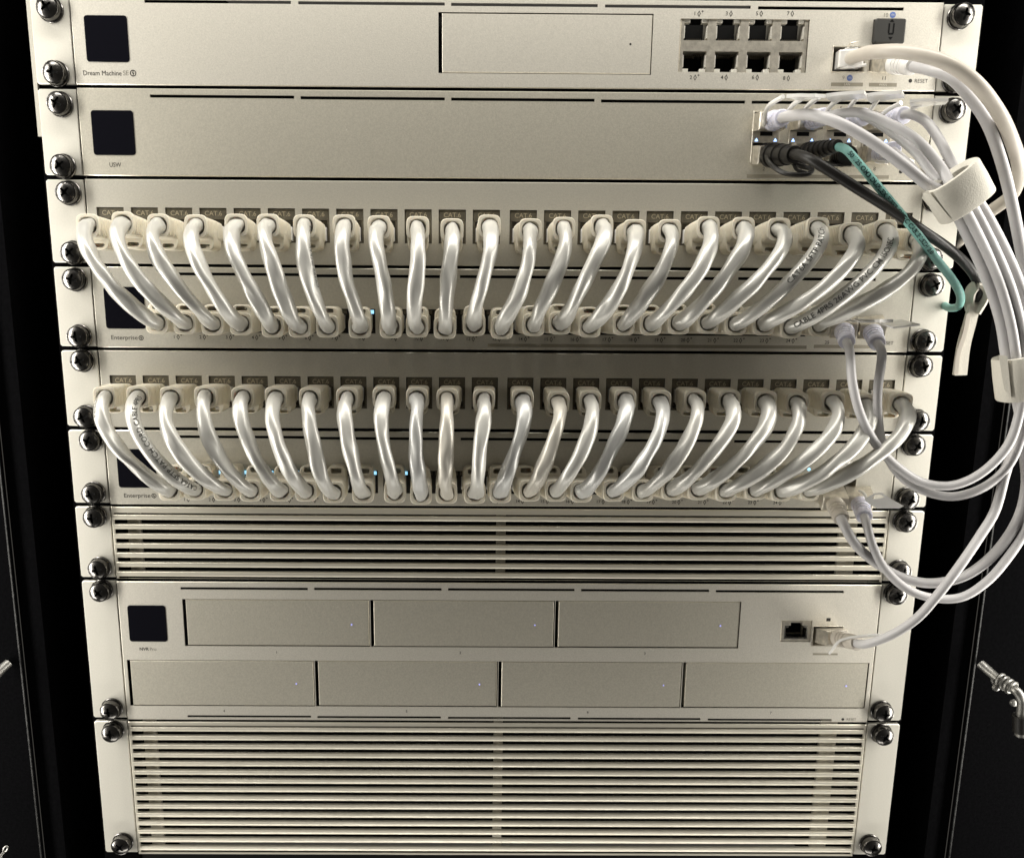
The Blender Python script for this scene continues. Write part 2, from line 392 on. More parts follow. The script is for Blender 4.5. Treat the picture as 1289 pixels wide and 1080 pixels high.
# ================= 1. gateway at the top
blk = hole(856, 25, 1013, 93); sfp9 = hole(1047, 59, 1086, 93); sfp11 = hole(1093, 62, 1131, 93); sfp10 = hole(1098, 26, 1134, 55); bay = hole(551.5, 17.5, 821, 94.5)
bay = (A(552, 55).x, A(820.5, 55).x, A(690, 94.5).z, A(690, 18).z)
sl = slots_px([(183, 367, 4.0), (376, 560, 6.0), (568, 752, 8.0), (761, 944, 10), (953, 1136, 12.3)])
g, zt, zb = device('network_gateway', 'topmost silver rack device marked Dream Machine SE with eight-jack block and one drive bay', 'network gateway', 0, 1, (0, 1), [blk, sfp9, sfp11, sfp10, bay] + sl)
screen(g, -214.2, -192.4, -32.2, -10.2)
text_fit('Dream Machine', 106, 154.5, 93.5, 2.4, g)
text_fit('SE', 156, 163.5, 93.5, 2.4, g, 'ink_pale', .0)
p = A(169, 93.5); logo(p.x, p.z, 1.6, g)
x0, x1, z0, z1 = bay
tr = part('drive_tray', MB().box(x0 + 1.9, x1 - .45, -1.3, 6, z0 + .45, z1 - .45, .3), M['alu'], g)
part('bay_recess', MB().box(x0, x1, 6.2, 8, z0, z1), M['black'], g)
p = A(793, 57); dot(g, p.x, p.z, .55, 'ink', -1.36, 'status_light')
# jack block
x0, x1, z0, z1 = blk
cols = [x0 + (x1 - x0) * (k + .5) / 4 for k in range(4)]; zc = (z0 + z1) / 2
b = MB(); rj_block(b, x0 + .3, x1 - .3, z0 + .3, z1 - .3, cols, [(zc + 6.9, 1), (zc - 6.9, -1)], -0.9, 9)
jb = part('jack_block', b, M['nickel'], g)
part('block_recess', MB().box(x0, x1, 9.2, 11, z0, z1), M['black'], g)
for i, cx_ in enumerate(cols):
    for sd in (1, -1):
        cz_ = zc + sd * 6.9; q = MB()
        for s2 in (-1, 1):
            q.box(cx_ + s2 * 6.0, cx_ + s2 * 3.0, -.65, 2.5, cz_ + sd * 5.8, cz_ + sd * 4.0, .2)
            q.box(cx_ + s2 * 6.05, cx_ + s2 * 5.55, -.7, 3, cz_ - 3.2, cz_ + 2.6)
        part('jack_spring', q, M['ear'], g, jb)
        c2 = MB()
        for t in range(8): c2.box(cx_ - 3.6 + t * 1.0, cx_ - 3.3 + t * 1.0, 3, 8, cz_ - sd * 3.6, cz_ - sd * 2.6)
        part('jack_contacts', c2, M['jack'], g, jb)
for i, (u, v) in enumerate([(876, 19), (916, 19), (954, 19), (993, 19)]): p = A(u, v); port_label(2 * i + 1, p.x, p.z, g, i == 0, 1.9)
for i, (u, v) in enumerate([(871, 99), (910, 99), (949, 99), (988, 100)]): p = A(u, v); port_label(2 * i + 2, p.x, p.z, g, i == 0, 1.9)
def cage(root, h, name='transceiver_cage', depth=16, m='nickel'):
    x0, x1, z0, z1 = h; mb = MB(); t = .55
    mb.plate(x0 + .1, x1 - .1, z0 + .1, z1 - .1, [(x0 + t, x1 - t, z0 + t, z1 - t)], -1.7, depth, .15)
    c = part(name, mb, M[m], root)
    part('cage_recess', MB().box(x0, x1, depth, depth + 1, z0, z1), M['black'], root, c)
    return c
cage(g, sfp9); cage(g, sfp11)
x0, x1, z0, z1 = sfp10
dc = part('dust_cover', rrect(x0 + .1, x1 - .1, z0 - 1.2, z1 - .1, 1.2, -4.2, 3, .7), mat('grey_rubber', (0.022, 0.0215, 0.02), .55, spec=.3), g)
q = MB(); cx_, cz_ = (x0 + x1) / 2 + .3, (z0 + z1) / 2 - .2
q.add([(cx_ - 1.2, -4.25, cz_ + 3.6), (cx_ + 1.2, -4.25, cz_ + 3.6), (cx_, -4.25, cz_ + 5)], [(0, 1, 2)])
q.add([(cx_ - 1.2, -4.25, cz_ - 3.4), (cx_ + 1.2, -4.25, cz_ - 3.4), (cx_, -4.25, cz_ - 4.8)], [(0, 1, 2)])
for a, b_ in ((-1.5, -.8), (.8, 1.5)): q.box(cx_ + a, cx_ + b_, -4.3, -4.2, cz_ - 1.6, cz_ + 3)
q.box(cx_ - 1.2, cx_ + 1.2, -4.28, -4.2, cz_ - 2.3, cz_ - 1.5)
part('arrow_mark', q, mat('cover_mark', (0.001, 0.001, 0.001), .6, spec=.1), g, dc)
p = A(1113, 21); text('10', p.x, p.z, 1.9, g, 'ink_pale')
for (u, v) in ((1122, 20.5), (1068, 99.5)):
    p = A(u, v); dot(g, p.x, p.z, 1.5, 'blue', name='port_badge')
    text('10G', p.x, p.z, .9, g, 'cable', y=-1.6, name='badge_text')
p = A(1060, 99.5); text('9', p.x, p.z, 1.9, g, 'ink_pale'); p = A(1111, 100); text('11', p.x, p.z, 1.9, g)
for u0, u1, v, tx in ((1044.5, 1084.5, 107.5, 'LAN'), (1092, 1127, 108, 'WAN')):
    a, b_ = A(u0, v), A(u1, v); rect_print(g, a.x, b_.x, a.z - .9, a.z + .9); text(tx, (a.x + b_.x) / 2, a.z, 1.2, g, 'alu', y=-1.6)
p = A(1144, 103); dot(g, p.x, p.z, .95); p = A(1149, 103.4); text('RESET', p.x, p.z, 1.9, g, align='LEFT')

# ================= 2. aggregation switch
cols2 = [A(u, 170).x for u in (963, 1009, 1055.5, 1102)]
zA, zB_, zC, zD = A(1000, 141).z, A(1000, 166.5).z, A(1000, 181).z, A(1000, 207).z
hs = [(c - 7.4, c + 7.4, zD, zA) for c in cols2]
sl = slots_px([(190, 371, 122.8), (379, 560, 125), (568, 748, 126.7), (756, 937, 129), (945, 1127, 130.5)])
sw, zt, zb = device('aggregation_switch', 'silver switch marked USW with white, black and aqua cables in its right-hand ports', 'network switch', 1, 2, (2, 3), hs + sl, 'alu2')
screen(sw, -214.4, -192.6, -77.4, -55.4)
text_fit('USW', 139, 154, 208.5, 2.3, sw)
for i, h in enumerate(hs):
    x0, x1, z0, z1 = h; mb = MB()
    mb.plate(x0 + .1, x1 - .1, z0 + .1, z1 - .1, [(x0 + .7, x1 - .7, zB_ , z1 - .7), (x0 + .7, x1 - .7, z0 + .7, zC)], -1.8, 16, .15)
    c = part('transceiver_cage', mb, M['nickel'], sw)
    part('cage_recess', MB().box(x0, x1, 16, 17, z0, z1), M['black'], sw, c)
    cx_ = (x0 + x1) / 2; zm = (zB_ + zC) / 2
    part('cage_latch_slot', MB().box(cx_ - 3.2, cx_ + 3.2, -1.9, -1.75, zm + .5, zm + 2.6), M['black'], sw, c)
    for k, s2 in enumerate((-1, 1)):
        part('status_light', MB().add([(cx_ + s2 * 4.9 - .9, -1.95, zm - 2.2), (cx_ + s2 * 4.9 + .9, -1.95, zm - 2.2), (cx_ + s2 * 4.9, -1.95, zm - .6)], [(0, 1, 2)]).add([(cx_ + s2 * 4.9 - .9, -1.8, zm - 2.2), (cx_ + s2 * 4.9 + .9, -1.8, zm - 2.2), (cx_ + s2 * 4.9, -1.8, zm - .6)], [(0, 1, 2)]), M['led'], sw, c)
for u, t in ((960, '2'), (1007, '4'), (1052, '6'), (1099, '8')): p = A(u, 213.5); text(t, p.x, p.z, 1.9, sw)
for u, t in ((965, '1'), (1011, '3'), (1057, '5')): p = A(u, 137.5); text(t, p.x, p.z, 1.7, sw)
a, b_ = A(939, 222.5), A(1117, 224); rect_print(sw, a.x, b_.x, a.z - .9, a.z + .9, 'bar')
p = A(1132, 217); dot(sw, p.x, p.z, .95); p = A(1137, 217.5); text('RESET', p.x, p.z, 1.9, sw, align='LEFT')

# ================= patch panels
def jack_mesh(var):
    mb = MB(); W, Hh = 7.0, 8.6
    mb.box(-W, W, 0.2, 8, 3.0, Hh, .3)                      # label plate
    mb.box(-W, -W + 1.0, 0.4, 8, -Hh, 3.0); mb.box(W - 1.0, W, 0.4, 8, -Hh, 3.0); mb.box(-W + 1.0, W - 1.0, .4, 8, -Hh, -Hh + .9)
    mb.box(-W + 1, W - 1, 7.5, 8.5, -Hh + .9, 3.0)
    return mb.mesh('keystone_jack', M['jack'])
JM = jack_mesh(0)
TM = MB(); vs, fs = text_geo('CAT.6', 2.5); TM.add([(a, 0.1, b + 5.9) for a, b in vs], fs)
TMm = TM.mesh('raised_lettering', M['jacktext'])
def patch_panel(name, label, k0, k1, ns, zc):
    hs = [(x - 7.2, x + 7.2, zc - 8.8, zc + 8.8) for x in JACKX]
    root, zt, zb = device(name, label, 'patch panel', k0, k1, ns, hs, 'panel', -1.0)
    for x in JACKX:
        j = link('keystone_jack', JM, root, (x, -0.6, zc - zb))
        link('raised_lettering', TMm, j)
    return root
pp1 = patch_panel('keystone_panel', 'upper silver patch panel between the USW switch and the first Enterprise switch', 2, 3, (4, 5), -112.2)
pp2 = patch_panel('keystone_panel', 'lower silver patch panel between the two Enterprise switches', 4, 5, (8, 9), -200.9)

# ================= Enterprise switches
def ent(name, label, k0, k1, ns, zc, lit, slots, scr, txt_px, lab_z, dz, full):
    blocks = [(PORTX[8 * b_] - 7.2, PORTX[8 * b_ + 7] + 7.2, zc - 6.6, zc + 6.6) for b_ in range(3)]
    zz = zc - 1.0
    sf = [(171.6 + 21.0 * i - 7.6, 171.6 + 21.0 * i + 7.6, zz - 5.2, zz + 5.2) for i in range(2)]
    root, zt, zb = device(name, label, 'network switch', k0, k1, ns, blocks + sf + slots_px(slots), 'panel')
    screen(root, *scr)
    for b_ in range(3):
        x0, x1, z0, z1 = blocks[b_]; H = []
        for i in range(8):
            c = PORTX[8 * b_ + i]; H += [(c - 5.8, c + 5.8, zc - 5.2, zc + 3.2), (c - 3.0, c + 3.0, zc + 3.2, zc + 4.7)]
        m_ = part('port_block', MB().plate(x0, x1, z0, z1, H, -0.6, 10, .1), M['rubber'], root)
        part('block_recess', MB().box(x0, x1, 10, 11, z0, z1), M['black'], root, m_)
        for i in range(8):
            k = 8 * b_ + i; c = PORTX[k]
            for s2 in (-1, 1):
                on = (k, s2) in lit
                part('port_light', MB().box(c + s2 * 3.4, c + s2 * 6.4, -.85, -.5, zc + 4.0, zc + 6.0, .1), M['ledw' if on else 'jack'], root, m_)
    for h in sf: cage(root, h)
    p = A(*txt_px)
    text_fit('Enterprise', txt_px[0], txt_px[0] + 33.5, txt_px[1], 2.4, root); logo(A(txt_px[0] + 38, txt_px[1]).x, p.z, 1.35, root)
    for k in range(24): port_label(k + 1, PORTX[k] - .6, lab_z, root, True, 1.8)
    if full:
        a, b_ = A(614, 434.5), A(1014, 436); rect_print(root, a.x, b_.x, a.z - .9, a.z + .9)
        a, b_ = A(1023, 436), A(1094, 436); rect_print(root, a.x, b_.x, a.z - .9, a.z + .9)
        text('10G', 19.0, A(811, 434.5).z, 1.3, root, 'alu', y=-1.6)
        p = A(1039.5, 431); text('25', p.x, p.z, 1.9, root); p = A(1116, 432); text('RESET', p.x - .5, p.z, 1.9, root)
    return root
ent1 = ent('network_switch', 'upper Enterprise switch, its ports filled by the first row of white patch cables', 3, 4, (6, 7), -162.0,
    {(7, 1)}, [(207, 387, 345.5), (395, 571, 348), (579, 747, 349), (755, 920, 350.5), (928, 1101, 351.5)], (-215.0, -193.4, -166.8, -144.6), (141, 425), A(600, 424).z - 1.1, 0, True)
ent2 = ent('network_switch', 'lower Enterprise switch with glowing blue port lights behind the second row of cables', 5, 6, (10, 11), -251.2,
    {(2, 1), (3, -1), (3, 1), (4, -1), (4, 1), (5, -1), (7, 1), (8, 1), (1, 1), (8, -1)}, [(215, 392, 549.5), (400, 571, 551.5), (580, 745, 552.5), (753, 915, 554), (923, 1085, 555.5)], (-214.9, -193.4, -255.2, -233.2), (157, 623), -262.0, 0, False)
p = A(1017, 590); part('status_light', MB().lathe([(.9, -1.6), (.9, -1.5)], 14, cx=p.x, cz=p.z), M['ledw'], ent2)

# ================= vent panels
def vent(name, label, k0, k1, ns, zs, th, group=None):
    zt, zb = SEAM[k0] - .3, SEAM[k1] + 1.25
    op = (-219.2, 219.2, zs[-1] - 2.6, zs[0] + 2.6)
    root, zt, zb = device(name, label, 'vent panel', k0, k1, ns, [op], 'slat', -1.2)
    for z in zs:
        mb = MB(); h = th / 2
        prof = [(-1.3, h), (-1.5, h - .2), (-1.5, -h + .85), (-1.15, -h + .15), (-.9, -h), (1.0, -h), (1.0, h)]
        mb.loft([[(x, y, z + q) for y, q in prof] for x in (-219.6, 219.6)])
        part('slat', mb, M['slat'], root)
    for x, w_ in ((-211.5, 7.5), (0.4, 5.5), (202, 10)):
        part('support_strip', MB().box(x - w_ / 2, x + w_ / 2, 7, 9, op[2] - 1, op[3] + 1), M['alu2'], root)
    return root
vent1 = vent('vent_panel', 'narrow slatted silver vent panel under the lower row of patch cables', 6, 7, (12, 13), [-272.6 - 5.62 * i - .0 for i in range(7)], 2.9)
vent2 = vent('vent_panel', 'tall slatted silver vent panel at the bottom of the rack', 9, 11, (16, 17), [-403.6 - 5.72 * i for i in range(15)], 2.75)

# ================= video recorder
def bayrow(us, v0, v1):
    a = [A(u, (v0 + v1) / 2).x for u in us]
    return [(a[2 * i], a[2 * i + 1], A(640, v1).z, A(640, v0).z) for i in range(len(us) // 2)]
B1 = bayrow((232, 465.5, 467.5, 697.5, 698.5, 930.5), 754.6, 813.5); B2 = bayrow((163, 396, 398, 626, 627.5, 857, 858, 1090.5), 831, 888.5)
for B in (B1, B2):
    for i in range(len(B) - 1):                       # neighbouring bays keep a thin web between them
        m_ = (B[i][1] + B[i + 1][0]) / 2; B[i] = (B[i][0], m_ - .2, B[i][2], B[i][3]); B[i + 1] = (m_ + .2, B[i + 1][1], B[i + 1][2], B[i + 1][3])
pj = hole(983, 779.5, 1019, 806.5); pj2 = hole(1022, 786, 1058, 812)
sl = slots_px([(228, 388, 739.7), (396, 556, 740.3), (564, 723, 741), (731, 892, 742), (900, 1061, 743.3)], 1.5) + slots_px([(237, 392, 900), (400, 555, 901), (564, 718, 902), (727, 881, 903), (890, 1045.5, 904.3)], 1.45)
nv, zt, zb = device('video_recorder', 'two-unit silver recorder marked NVR Pro with seven blank drive bays', 'video recorder', 7, 9, (14, 15), B1 + B2 + [pj, pj2] + sl, 'alu')
screen(nv, -215.6, -193.6, -347.5, -325.2)
p = A(189, 815.5); text('NVR', p.x - .2, p.z, 2.0, nv, align='RIGHT', bold=.03); text('Pro', p.x + .3, p.z, 2.0, nv, 'ink_pale', align='LEFT')
leds = [(443, 785), (673, 785.5), (906, 786.5), (373.5, 859), (603.5, 860), (834.5, 861), (1064, 862)]
for i, h in enumerate(B1 + B2):
    x0, x1, z0, z1 = h; last = i in (2, 6)
    t = part('drive_tray', MB().box(x0 + 1.9, x1 - .5, -1.15 - .25 * (i % 2), 6, z0 + .5, z1 - .5, .3), M['alu2'], nv)
    part('bay_recess', MB().box(x0, x1, 6.2, 8, z0, z1), M['black'], nv)
    p = A(*leds[i]); part('status_light', MB().lathe([(.45, -1.5), (.45, -1.0)], 12, cx=p.x, cz=p.z), M['ledv'], nv, t)
for (u, v), t in zip([(349, 819.5), (579.5, 820), (811, 821), (283, 893), (512, 893.5), (739.5, 894.5), (969, 895.5)], '1234567'):
    p = A(u, v); text(t, p.x, p.z, 1.6, nv)
mb = MB(); x0, x1, z0, z1 = pj; cx_, cz_ = (x0 + x1) / 2, (z0 + z1) / 2
mb.plate(x0 + .1, x1 - .1, z0 + .1, z1 - .1, [(cx_ - 6.9, cx_ + 6.9, cz_ - 5.0, cz_ + 3.4), (cx_ - 3.4, cx_ + 3.4, cz_ + 3.4, cz_ + 5.2)], -1.2, 9, .2)
jj = part('network_jack', mb, M['nickel'], nv); part('jack_recess', MB().box(x0, x1, 9, 10, z0, z1), M['black'], nv, jj)
q = MB()
for s2 in (-1, 1): q.box(cx_ + s2 * 6.85, cx_ + s2 * 6.1, -1, 4, cz_ - 4.4, cz_ + 2); q.box(cx_ + s2 * 6.8, cx_ + s2 * 4.4, -1, 2, cz_ + 2.0, cz_ + 3.3)
q.box(cx_ - 6, cx_ + 6, -1, 4, cz_ - 4.95, cz_ - 4.2)
part('jack_spring', q, M['steel'], nv, jj)
cage(nv, pj2)
p = A(1041.5, 778.5); rect_print(nv, p.x - 1.2, p.x + 1.2, p.z - 1, p.z + 1, 'ink', 'port_mark')
a, b_ = A(1022, 821.5), A(1053, 821.5); rect_print(nv, a.x, b_.x, a.z - .7, a.z + .5)
p = A(1059.5, 903.5); dot(nv, p.x, p.z, .85); p = A(1064, 903.6); text('RESET', p.x, p.z, 1.6, nv, 'ink_pale', align='LEFT')

# ------------------------------------------------------------------ rack cabinet
cab = thing('rack_cabinet', 'black steel rack cabinet around the devices', 'rack cabinet', (0, 0, -620))
for s in (-1, 1):
    part('mounting_rail', MB().box(s * 222, s * 243.6, 3, 40, -620, 60), M['cabinet'], cab)
    x0, x1 = sorted((s * 281, s * 420))
    part('front_post', MB().box(x0, x1, 0, 3, -620, 140, .5), M['cabinet'], cab)
    x0, x1 = sorted((s * 281, s * 281.7))
    part('post_edge', MB().box(x0, x1, -.6, .2, -620, 140), M['edge'], cab)
    x0, x1 = sorted((s * 268, s * 280.8))
    part('side_panel', MB().box(x0, x1, 3.5, 500, -620, 140), M['cabinet'], cab)
    x0, x1 = sorted((s * 244, s * 267.6))
    part('inner_channel', MB().box(x0, x1, 60, 64, -620, 140), M['cabinet'], cab)
part('back_panel', MB().box(-268, 268, 504, 508, -620, 140), M['cabinet'], cab)
part('bottom_dark_sheet', MB().box(-221, 221, 4, 8, -620, -489.6), M['black'], cab)  # added black sheet, keeps the gap below the last panel dark
part('top_filler', MB().plate(-221, 221, 1.2, 70, [], 4, 8, .4), M['cabinet'], cab)
# notched silver rail flange that peeps out beside the upper left ears
for z0, z1 in ((-68, 30),):
    part('rail_flange', MB().box(-243.8, -241.8, 1.0, 2.8, z0, z1), M['panel'], cab)

# spring hinges
def spring_hinge(label, pts, s):
    P = [A(*q) for q in pts]
    root = thing('spring_hinge', label, 'hinge', tuple(P[0]))
    C = catmull(P, 1.0)
    part('rod', tube(C, 2.6, 16), M['dull'], root)
    L = [0]
    for i in range(1, len(C)): L.append(L[-1] + (C[i] - C[i - 1]).length)
    return root, C, L
def coil(C0, C1, r, wire, turns, root, m='dull', name='spring'):
    ax = (C1 - C0); n = turns * 20; d = ax.normalized(); u = d.cross(Vector((0, 0, 1))).normalized(); v = d.cross(u)
    part(name, tube([C0 + ax * (i / n) + u * (r * math.cos(2 * math.pi * turns * i / n)) + v * (r * math.sin(2 * math.pi * turns * i / n)) for i in range(n + 1)], wire, 8), M[m], root)
h1, C, L = spring_hinge('steel spring hinge pin on the black post at the right edge', [(1234, 835, -3), (1250, 849, -10), (1266, 862, -18), (1280, 870, -25), (1286, 882, -26), (1285, 905, -26)], 1)
coil(A(1255, 853, -12), A(1276, 867, -22), 3.5, 1.0, 4, h1)
for u, v in ((1252, 864), (1274, 883)):
    p = A(u, v, -14); part('rivet', MB().lathe([(.4, p.y - 3), (1.7, p.y - 2.4), (2.1, p.y - 1), (1.6, p.y)], 14, cx=p.x, cz=p.z), M['dull'], h1)
p0, p1 = A(1285, 900, -26), A(1285, 925, -26)
part('rubber_tip', tube([p0, p0.lerp(p1, .2), p0.lerp(p1, .8), p0.lerp(p1, .81)], 4.2, 14), M['rubber'], h1)
part('tip_end', tube([p0.lerp(p1, .8), p0.lerp(p1, .95), p1], 3.2, 14), M['dull'], h1)
h2, C, L = spring_hinge('steel pin end poking in at the left edge on the black post', [(11, 834, -2), (2, 842, -6), (-12, 858, -14)], -1)
coil(A(-8, 853, -12), A(-24, 868, -22), 3.5, 1.0, 4, h2)
br = thing('chain_link', 'tiny bright steel chain link in the bottom left corner', 'chain', tuple(A(4, 1072, -20)))
for k, (u, v) in enumerate(((7, 1068), (3, 1074), (-1, 1081))):
    p = A(u, v, -20); t = []
    for i in range(25):
        a = 2 * math.pi * i / 24; e1 = Vector((.5, 0, .86)) if k % 2 == 0 else Vector((.5, .5, .7)); e2 = Vector((.86, 0, -.5)) if k % 2 == 0 else Vector((0, .8, -.5))
        t.append(p + e1 * (2.1 * math.cos(a)) + e2 * (1.1 * math.sin(a)))
    part('link', tube(t, .45, 8), M['dull'], br)

# ------------------------------------------------------------------ patch cables
def se(a, b, n=24, p=4.0, cx=0, cz=0, y=0):
    o = []
    for i in range(n):
        t = 2 * math.pi * i / n; c, s = math.cos(t), math.sin(t)
        o.append((cx + a * math.copysign(abs(c) ** (2 / p), c), y, cz + b * math.copysign(abs(s) ** (2 / p), s)))
    return o
BL = 30.0
def boot_mesh(kind):
    """strain relief boot, pointing along -y from the jack; latch guard on side L"""
    L = {'up': -1, 'rib': -1, 'low': 1, 'lowrib': 1}[kind]; ribbed = kind in ('rib', 'lowrib'); mb = MB(); r = []
    r.append(se(5.3, 4.6, y=6)); r.append(se(5.3, 4.7, y=-3))
    r.append(se(5.5, 5.2, y=-3.2, p=6)); r.append(se(5.5, 5.3, y=-10, p=6))
    y = -11.0; k = 0; amp = .6 if ribbed else .2
    while y > -26.5:
        w_ = 5.25 - .02 * k; h_ = 5.2; q = 6 - k * .3
        r.append(se(w_ + amp, h_ + amp, y=y, p=q)); r.append(se(w_ + amp, h_ + amp, y=y - .9, p=q)); r.append(se(w_ - .2, h_ - .2, y=y - 1.1, p=q)); r.append(se(w_ - .2, h_ - .2, y=y - 1.9, p=q))
        y -= 2.2; k += 1
    r.append(se(5.6, 5.6, y=-27.4)); r.append(se(5.75, 5.75, y=-29.3)); r.append(se(5.4, 5.4, y=-30)); r.append(se(4.5, 4.5, y=-30, p=2.6)); r.append(se(3.95, 3.95, y=-28.6, p=2.1)); r.append(se(3.75, 3.75, y=-26, p=2))
    mb.loft(r)
    # latch guard: arch with a slot, leaning from body towards the jack
    ya, yb, top, sl_ = {'up': (-5, -17, 10.6, 8.3), 'rib': (-4, -15, 9.6, 7.6), 'low': (-8, -26.5, 9.7, 7.6), 'lowrib': (-3, -15, 11.6, 9.0)}[kind]; cz0 = L * 3.5; big = top - 3.5
    out0 = []; n = 24
    def ring(y, a, b, cz): return se(a, b, n, 3.8, 0, cz, y)
    def inn(y): return se(2.9, 1.05 if not ribbed else 1.4, n, 5.0, 0, L * sl_, y)
    outer = [ring(ya, 5.1, big - .8, cz0), ring(yb, 5.4, big, cz0), ring(yb - .6, 5.0, big - .5, cz0)]
    inner = [inn(yb - .6), inn(yb), inn(ya)]
    allr = outer + inner
    mb.loft(allr + [allr[0]], False, False)
    return mb.mesh('plug_boot', M['boot'], angle=40)
BM = {k: boot_mesh(k) for k in ('up', 'rib', 'low', 'lowrib')}
PLUG = MB().box(-5.6, 5.6, -2, 7, -3.6, 3.6, .3).mesh('plug', M['clear'])
ORD = ['first', 'second', 'third', 'fourth', 'fifth', 'sixth', 'seventh', 'eighth', 'ninth', 'tenth', 'eleventh', 'twelfth', 'thirteenth', 'fourteenth', 'fifteenth', 'sixteenth', 'seventeenth', 'eighteenth', 'nineteenth', 'twentieth', 'twenty-first', 'twenty-second', 'twenty-third', 'twenty-fourth']
def aim(o, d):
    """turn local -Y onto d keeping Z up"""
    y = -d.normalized(); x = y.cross(Vector((0, 0, 1))).normalized(); z = x.cross(y)
    o.rotation_euler = Matrix((x, y, z)).transposed().to_euler()
def patch_cable(i, row, J0, P0, J1, P1, kinds, matname, label, group, seed):
    root = thing('patch_cable', label, 'patch cable', tuple(J0), group)
    d0 = (P0 - J0).normalized(); d1 = (P1 - J1).normalized()
    for J, d, k in ((J0, d0, kinds[0]), (J1, d1, kinds[1])):
        b_ = link('plug_boot', BM[k], root, tuple(J - J0)); aim(b_, d)
        link('plug', PLUG, b_)
    E0, E1 = J0 + d0 * BL, J1 + d1 * BL
    a0 = 20 + random.uniform(-5, 5); a1 = 17 + random.uniform(-5, 5)
    dx = E1.x - E0.x
    h0 = E0 + d0 * 5 + Vector((-.10 * dx, -a0 * .8, -10)); h1 = E1 + d1 * 6 + Vector((-dx * .16, -a1 * .8, 8))
    C = [E0 - d0 * 6] + bezier(E0, h0, h1, E1, 44) + [E1 - d1 * 6]
    wob = random.uniform(-1, 1)
    C = [c + Vector((1.1 * wob * math.sin(k / len(C) * 6.3 + seed), 0, 0)) * (1 if 3 < k < len(C) - 3 else 0) for k, c in enumerate(C)]
    part('cord', tube(C, 3.6, 20, .03 if (row, i) in ((0, 22), (0, 20), (1, 1)) else .13, seed), M[matname], root, angle=60)
    return root, C
R1T = [(110, 284), (154, 281), (199, 284), (246, 285), (297, 284), (337, 284), (383, 285), (433, 285), (477, 286), (526, 287), (569, 290), (616, 285), (668, 290), (710, 288), (758, 285), (799, 291), (843, 291), (892, 287), (936, 288), (981, 289), (1030, 288), (1072, 295), (1115, 291), (1155, 303)]
R1B = [(197, 406), (232, 407), (267, 408), (303, 408), (343, 411), (377, 411), (412, 411), (453, 412), (492, 412), (525, 411), (560, 413), (597, 409), (632, 413), (672, 409), (705, 407), (743, 411), (786, 408), (820, 408), (855, 407), (892, 406), (927, 408), (962, 408), (997, 412), (1033, 409)]
R2T = [(131, 501), (173, 500), (215, 501), (258, 500), (305, 501), (347, 501), (390, 502), (437, 502), (483, 501), (525, 502), (563, 503), (609, 504), (658, 504), (703, 507), (743, 506), (787, 504), (831, 506), (875, 505), (918, 505), (964, 506), (1004, 508), (1049, 507), (1089, 511), (1135, 509)]
R2B = [(213, 617), (245, 616), (282, 617), (315, 618), (353, 618), (385, 618), (420, 620), (457, 620), (497, 620), (530, 622), (562, 621), (598, 621), (630, 620), (667, 618), (700, 618), (732, 619), (773, 618), (810, 618), (847, 616), (880, 616), (915, 618), (952, 616), (985, 618), (1021, 617)]
def around(i, lo, hi): return lo if i < 3 else hi
for row, (TT, BB, zj, zp, kinds) in enumerate(((R1T, R1B, -116.6, -162.4, ('up', 'low')), (R2T, R2B, -201.6, -251.4, ('rib', 'lowrib')))):
    grp = ['patch cables of the upper row', 'patch cables of the lower row'][row]
    where = ['upper', 'lower'][row]
    for i in range(24):
        J0 = Vector((JACKX[i], -1.0, zj)); J1 = Vector((PORTX[i], -1.0, zp))
        P0 = A(TT[i][0], TT[i][1], -31); P1 = A(BB[i][0], BB[i][1], -31)
        lean = 'sweeping right' if i < 7 else ('hanging nearly straight' if i < 13 else 'sweeping left')
        look = 'white patch cable'
        if row == 0 and i == 22: look = 'white patch cable printed CABLE 4PRS 26AWG'
        if row == 0 and i == 20: look = 'white patch cable printed CAT6A SFTP PATCH'
        if row == 1 and i == 1: look = 'white patch cable with black side print'
        lab = f'{look}, {ORD[i]} from the left in the {where} row' + (f', {lean}' if look == 'white patch cable' else '')
        root, C = patch_cable(i, row, J0, P0, J1, P1, kinds, ('cable_warm_reflect' if i in (10, 13) else 'cable_cool_reflect' if i in (9, 12, 15, 16) else 'cable') if row else 'cable', lab, grp, i * 1.7 + row * 5)  # a few lower-row jackets have reflected light tinted into their colour
        rev = list(reversed(C))
        if row == 0 and i == 22: wrap_text('CABLE 4PRS 26AWG PVC CM ISO/IEC', rev, 3.6, 10, 2.7, 'cableink', root, (-1, 0, .3), .30, shift=.3, bold=.01)
        if row == 0 and i == 20: wrap_text('CAT6A SFTP PATCH', rev, 3.6, 38, 2.7, 'cableink', root, (-1, 0, .3), .30, shift=.3, bold=.01)
        if row == 1 and i == 1: wrap_text('CAT6A SFTP PATCH CORD CABLE 4PRS', rev, 3.6, 10, 2.6, 'cableink', root, (-1, 0, -.3), .25, shift=-1.2)
        if row == 1 and i == 0: wrap_text('PATCH', rev, 3.6, 60, 2.4, 'ink_pale', root, (-1, 0, -.3), .25, shift=3.6)
        if row == 0 and i == 6: wrap_text('CAT6A SFTP PATCH CORD', rev, 3.6, 30, 2.2, 'cableink', root, (1, 0, -.3), .25, shift=4.0)

